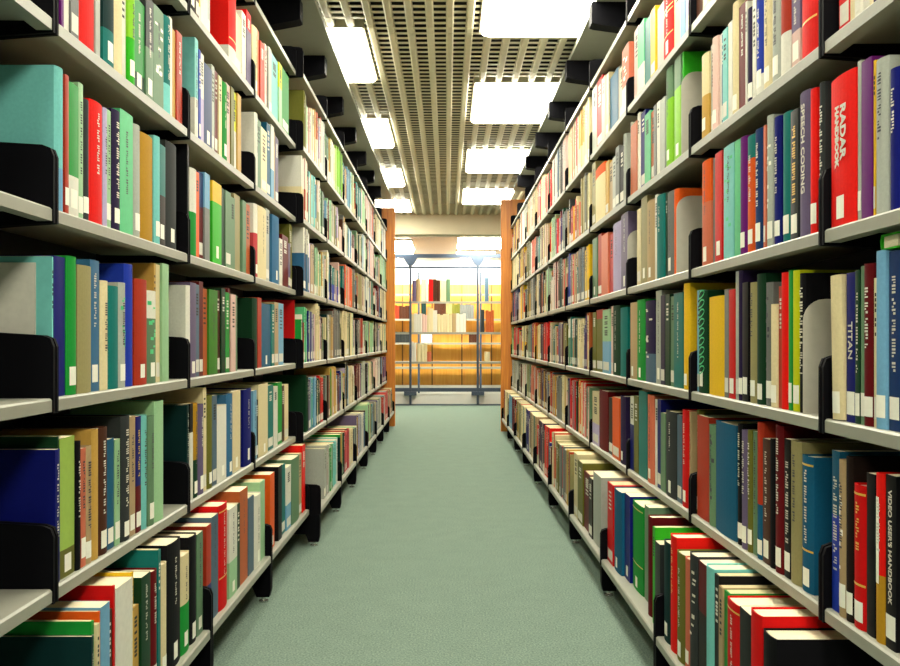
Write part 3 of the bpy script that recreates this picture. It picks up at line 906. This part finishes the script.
# all smaller books, too many and too small to tell apart, as one object
mb = MB()
for bk in REST:
    r = random.Random(5000 + int(bk.y0 * 10000) + bk.row * 77)
    S = bk.S
    zb = shelf_top(S, bk.row) + 0.0004
    push = r.uniform(-0.003, 0.006)
    xa, xb = S.s * (bk.X + push), S.s * (bk.X + push + bk.d)
    c1 = jitter(dye(bk.c1), r)
    n0 = len(mb.f)
    x0, x1 = min(xa, xb), max(xa, xb)
    cut = bk.h * bk.frac if bk.c2 else 0
    if cut > 0.01:
        mb.box(x0, x1, bk.y0, bk.y1, zb, zb + cut, jitter(dye(bk.c2), r))
        mb.box(x0, x1, bk.y0, bk.y1, zb + cut, zb + bk.h, c1)
    else:
        mb.box(x0, x1, bk.y0, bk.y1, zb, zb + bk.h, c1)
    # page block just proud of the top edge
    tb = bk.t * 0.12
    mb.box(x0 + 0.004, x1 - 0.004, bk.y0 + tb, bk.y1 - tb, zb + bk.h - 0.001, zb + bk.h + 0.0006, dye('CR'))
    if r.random() < 0.55:
        xs = sorted((xa, xa - S.s * 0.0006))
        mb.box(xs[0], xs[1], bk.y0 + 0.1 * bk.t, bk.y1 - 0.1 * bk.t, zb + 0.014, zb + 0.052, dye('W'))
    if r.random() < 0.6:
        ic = dye('W') if bk.c1 in DARK else dye('DG')
        zz = zb + bk.h * 0.9
        xs = sorted((xa, xa - S.s * 0.0006))
        for q in range(r.randint(4, 9)):
            mb.box(xs[0], xs[1], bk.y0 + 0.3 * bk.t, bk.y1 - 0.3 * bk.t, zz - 0.006, zz, ic)
            zz -= r.choice((0.009, 0.009, 0.016))
rest = link('distant_books', mb.mesh('distant_books', M_GLOSS, False))
tag(rest, 'many small densely packed books filling the far shelves of both stacks', 'books')
rest['kind'] = 'stuff'

# small bright-green pad lying across the tops of two blue books, right stack
blues = [b for b in ALL if b.S is SR and b.row == 2 and b.b == 0 and b.c1 in ('DBL', 'LB')]
if len(blues) == 2:
    hh = max(b.h for b in blues)
    bk = Book(); bk.t, bk.h, bk.d, bk.c1, bk.c2, bk.frac, bk.opt = 0.026, 0.16, 0.058, 'BG', None, 0, 'h'
    cov, pgs, bl = book_meshes(bk, random.Random(3))
    ym = sum(b.y0 + b.y1 for b in blues) / 4
    o = link('notepad', cov, None, (0.738, ym + 0.028, shelf_top(SR, 2) + hh + 0.0142), 0)
    o.rotation_euler = (pi / 2, 0, pi / 2)
    tag(o, 'small bright-green pad lying on top of two blue books, third shelf up', 'notepad')
    link('pages', pgs, o)

# grey bookend plates with a rounded top
def bookend(S, row, b, label, h=0.25, w=0.15, y=None):
    root_y = y or S.joints[b] + 0.0212
    me = cached(('end', h, w), lambda: None)
    pts = [(0, 0), (-w, 0)]
    r = 0.045
    for i in range(7):
        a = pi - (pi / 2) * i / 6
        pts.append((-w + r + r * cos(a), h - r + r * sin(a)))
    for i in range(7):
        a = pi / 2 - (pi / 2) * i / 6
        pts.append((-r + r * cos(a), h - r + r * sin(a)))
    o = link('bookend', MB().prism(pts, 'y', -0.001, 0.001).mesh('bookend', M_BOOKEND), None, (S.s * (S.x(b) + 0.006), root_y, shelf_top(S, row) + 0.0003), 0 if S is SL else pi)
    tag(o, label, 'bookend', 'grey steel bookends')
bookend(SR, 4, 2, 'grey round-topped bookend beside lime-green books, fifth shelf up, right stack', 0.262, y=2.808)
bookend(SR, 3, 2, 'grey steel bookend plate beside a slim orange book, fourth shelf up, right stack', 0.248, y=2.868)
bookend(SR, 2, 1, 'grey round-topped bookend beside a lime-yellow book and the leaning cream book', 0.235, y=1.848)
bookend(SR, 3, 3, 'grey bookend plate beside a lilac book, fourth shelf up, third right bay', 0.235)

# ------------------------------------------------------------------ back shelf beyond the aisle
def back_shelf(yf, posts, xs, levels, depth, label, rails, feet):
    root = link('open_shelf_unit', None, None, (0, yf, 0))
    tag(root, label, 'shelving')
    for px_ in posts:
        p = link('post', MB().box(px_ - 0.018, px_ + 0.018, -0.03, 0.03, 0.02 if feet else 0.0, 2.30).mesh('post', M_BLUEMETAL), root)
        if feet:
            link('post_cap', MB().prism([(px_ - 0.11, 2.36), (px_ - 0.07, 2.28), (px_ - 0.03, 2.23), (px_ + 0.03, 2.23), (px_ + 0.07, 2.28), (px_ + 0.11, 2.36)], 'y', -0.04, 0.04).mesh('post_cap', M_BLUEMETAL), p)
            link('post_bracket', MB().box(px_ - 0.10, px_ + 0.10, -0.06, 0.06, 0.16, 0.22).mesh('post_bracket', M_BLUEMETAL), p)
    for z in levels:
        link('shelf', MB().prism([(0, z - 0.035), (0, z), (depth, z), (depth, z - 0.012), (0.02, z - 0.012), (0.02, z - 0.035)], 'x', xs[0], xs[1]).mesh('shelf', M_SHELF), root)
    for z0, z1 in rails:
        link('rail', MB().box(xs[0], xs[1], -0.02, 0.02, z0, z1).mesh('rail', M_BLUEMETAL), root)
    return root
YF = 14.4
FL = [1.665, 1.172, 0.70]
back_shelf(YF, (-0.585, 0.492), (-1.75, 1.65), FL, 0.26, 'open blue-grey metal shelf unit with two posts standing across the aisle end', [(2.36, 2.42), (0.22, 0.28), (2.19, 2.22), (0.0, 0.02)], True)
YR = 16.6
RL = [1.90, 1.44, 1.0, 0.55]
fs = bpy.data.objects['open_shelf_unit']
link('plinth', MB().box(-1.75, 1.65, 0.06, 0.09, 0.02, 0.19).mesh('plinth', M_WHITE), fs)  # added white panel, standing in for the overexposed floor behind the bottom rail
r2 = back_shelf(YR, (-0.52, 0.62), (-1.9, 1.9), RL, 0.26, 'low shelf rack against the honey wood back wall', [(0.1, 0.14)], False)

def loose_books(y, z, items, group, where):
    """small books on the back shelves; each entry x0, x1, height, colour in metres"""
    for i, (x0, x1, h, c) in enumerate(items):
        bk = Book(); bk.t, bk.h, bk.d, bk.c1, bk.c2, bk.frac, bk.opt = x1 - x0 - 0.001, h, 0.17, c, None, 0, 'n'
        cov, pgs, bl = book_meshes(bk, random.Random(i + int(z * 100)))
        o = link('book', cov, None, ((x0 + x1) / 2, y + 0.03, z + 0.0005), -pi / 2)
        tag(o, 'small %s book, %s along, %s' % (PAL[c][1], ORD[i], where), 'book', group)
        link('pages', pgs, o)
def px2x(px, y): return (px - VPX) * y / F
def seq(y, toks):
    out = []
    for tk in toks.split():
        a, b, h, c = tk.split(',')
        a, b = px2x(float(a), y), px2x(float(b), y)
        n = max(1, int(round((b - a) / 0.05)))
        for i in range(n):
            out.append((a + (b - a) * i / n, a + (b - a) * (i + 1) / n, float(h) * (1 - 0.05 * (i % 3 == 1)), c))
    return out
loose_books(YF, FL[0], seq(YF, '412,416,.34,GP 416,420,.36,TN 421,428,.37,W 428.5,433,.36,R 433,440,.36,BN 440,446,.35,CR 446,450.5,.36,GG 485,489,.38,GB'), 'books on the back shelf top level', 'top level of the back shelf')
loose_books(YF, FL[1], seq(YF, '410,414,.29,CR 414,422,.30,W 422,427,.29,PK 427,433,.40,CR 433,437,.35,W 437,452,.29,CR 452,456,.30,TN 456,466,.30,W 481,484.5,.36,DG 486,494,.35,OB'), 'books on the back shelf middle level', 'middle level of the back shelf')
loose_books(YF, FL[2], seq(YF, '410,416,.32,W 417,427,.29,CR 427,431,.16,SA 485,490,.16,CR'), 'books on the back shelf low level', 'low level of the back shelf')
loose_books(YR, RL[1], seq(YR, '394,399,.25,RU 399,411,.24,BN 421,426,.32,DT 434,446,.30,BN 446,452,.29,KH 452,460,.28,OL 460,474,.27,GY'), 'books on the rack by the back wall', 'upper level of the wall rack')
loose_books(YR, RL[2], seq(YR, '394,411,.2,DG 421,432,.18,W 469,478,.18,BN'), 'books on the low rack by the back wall', 'middle level of the wall rack')
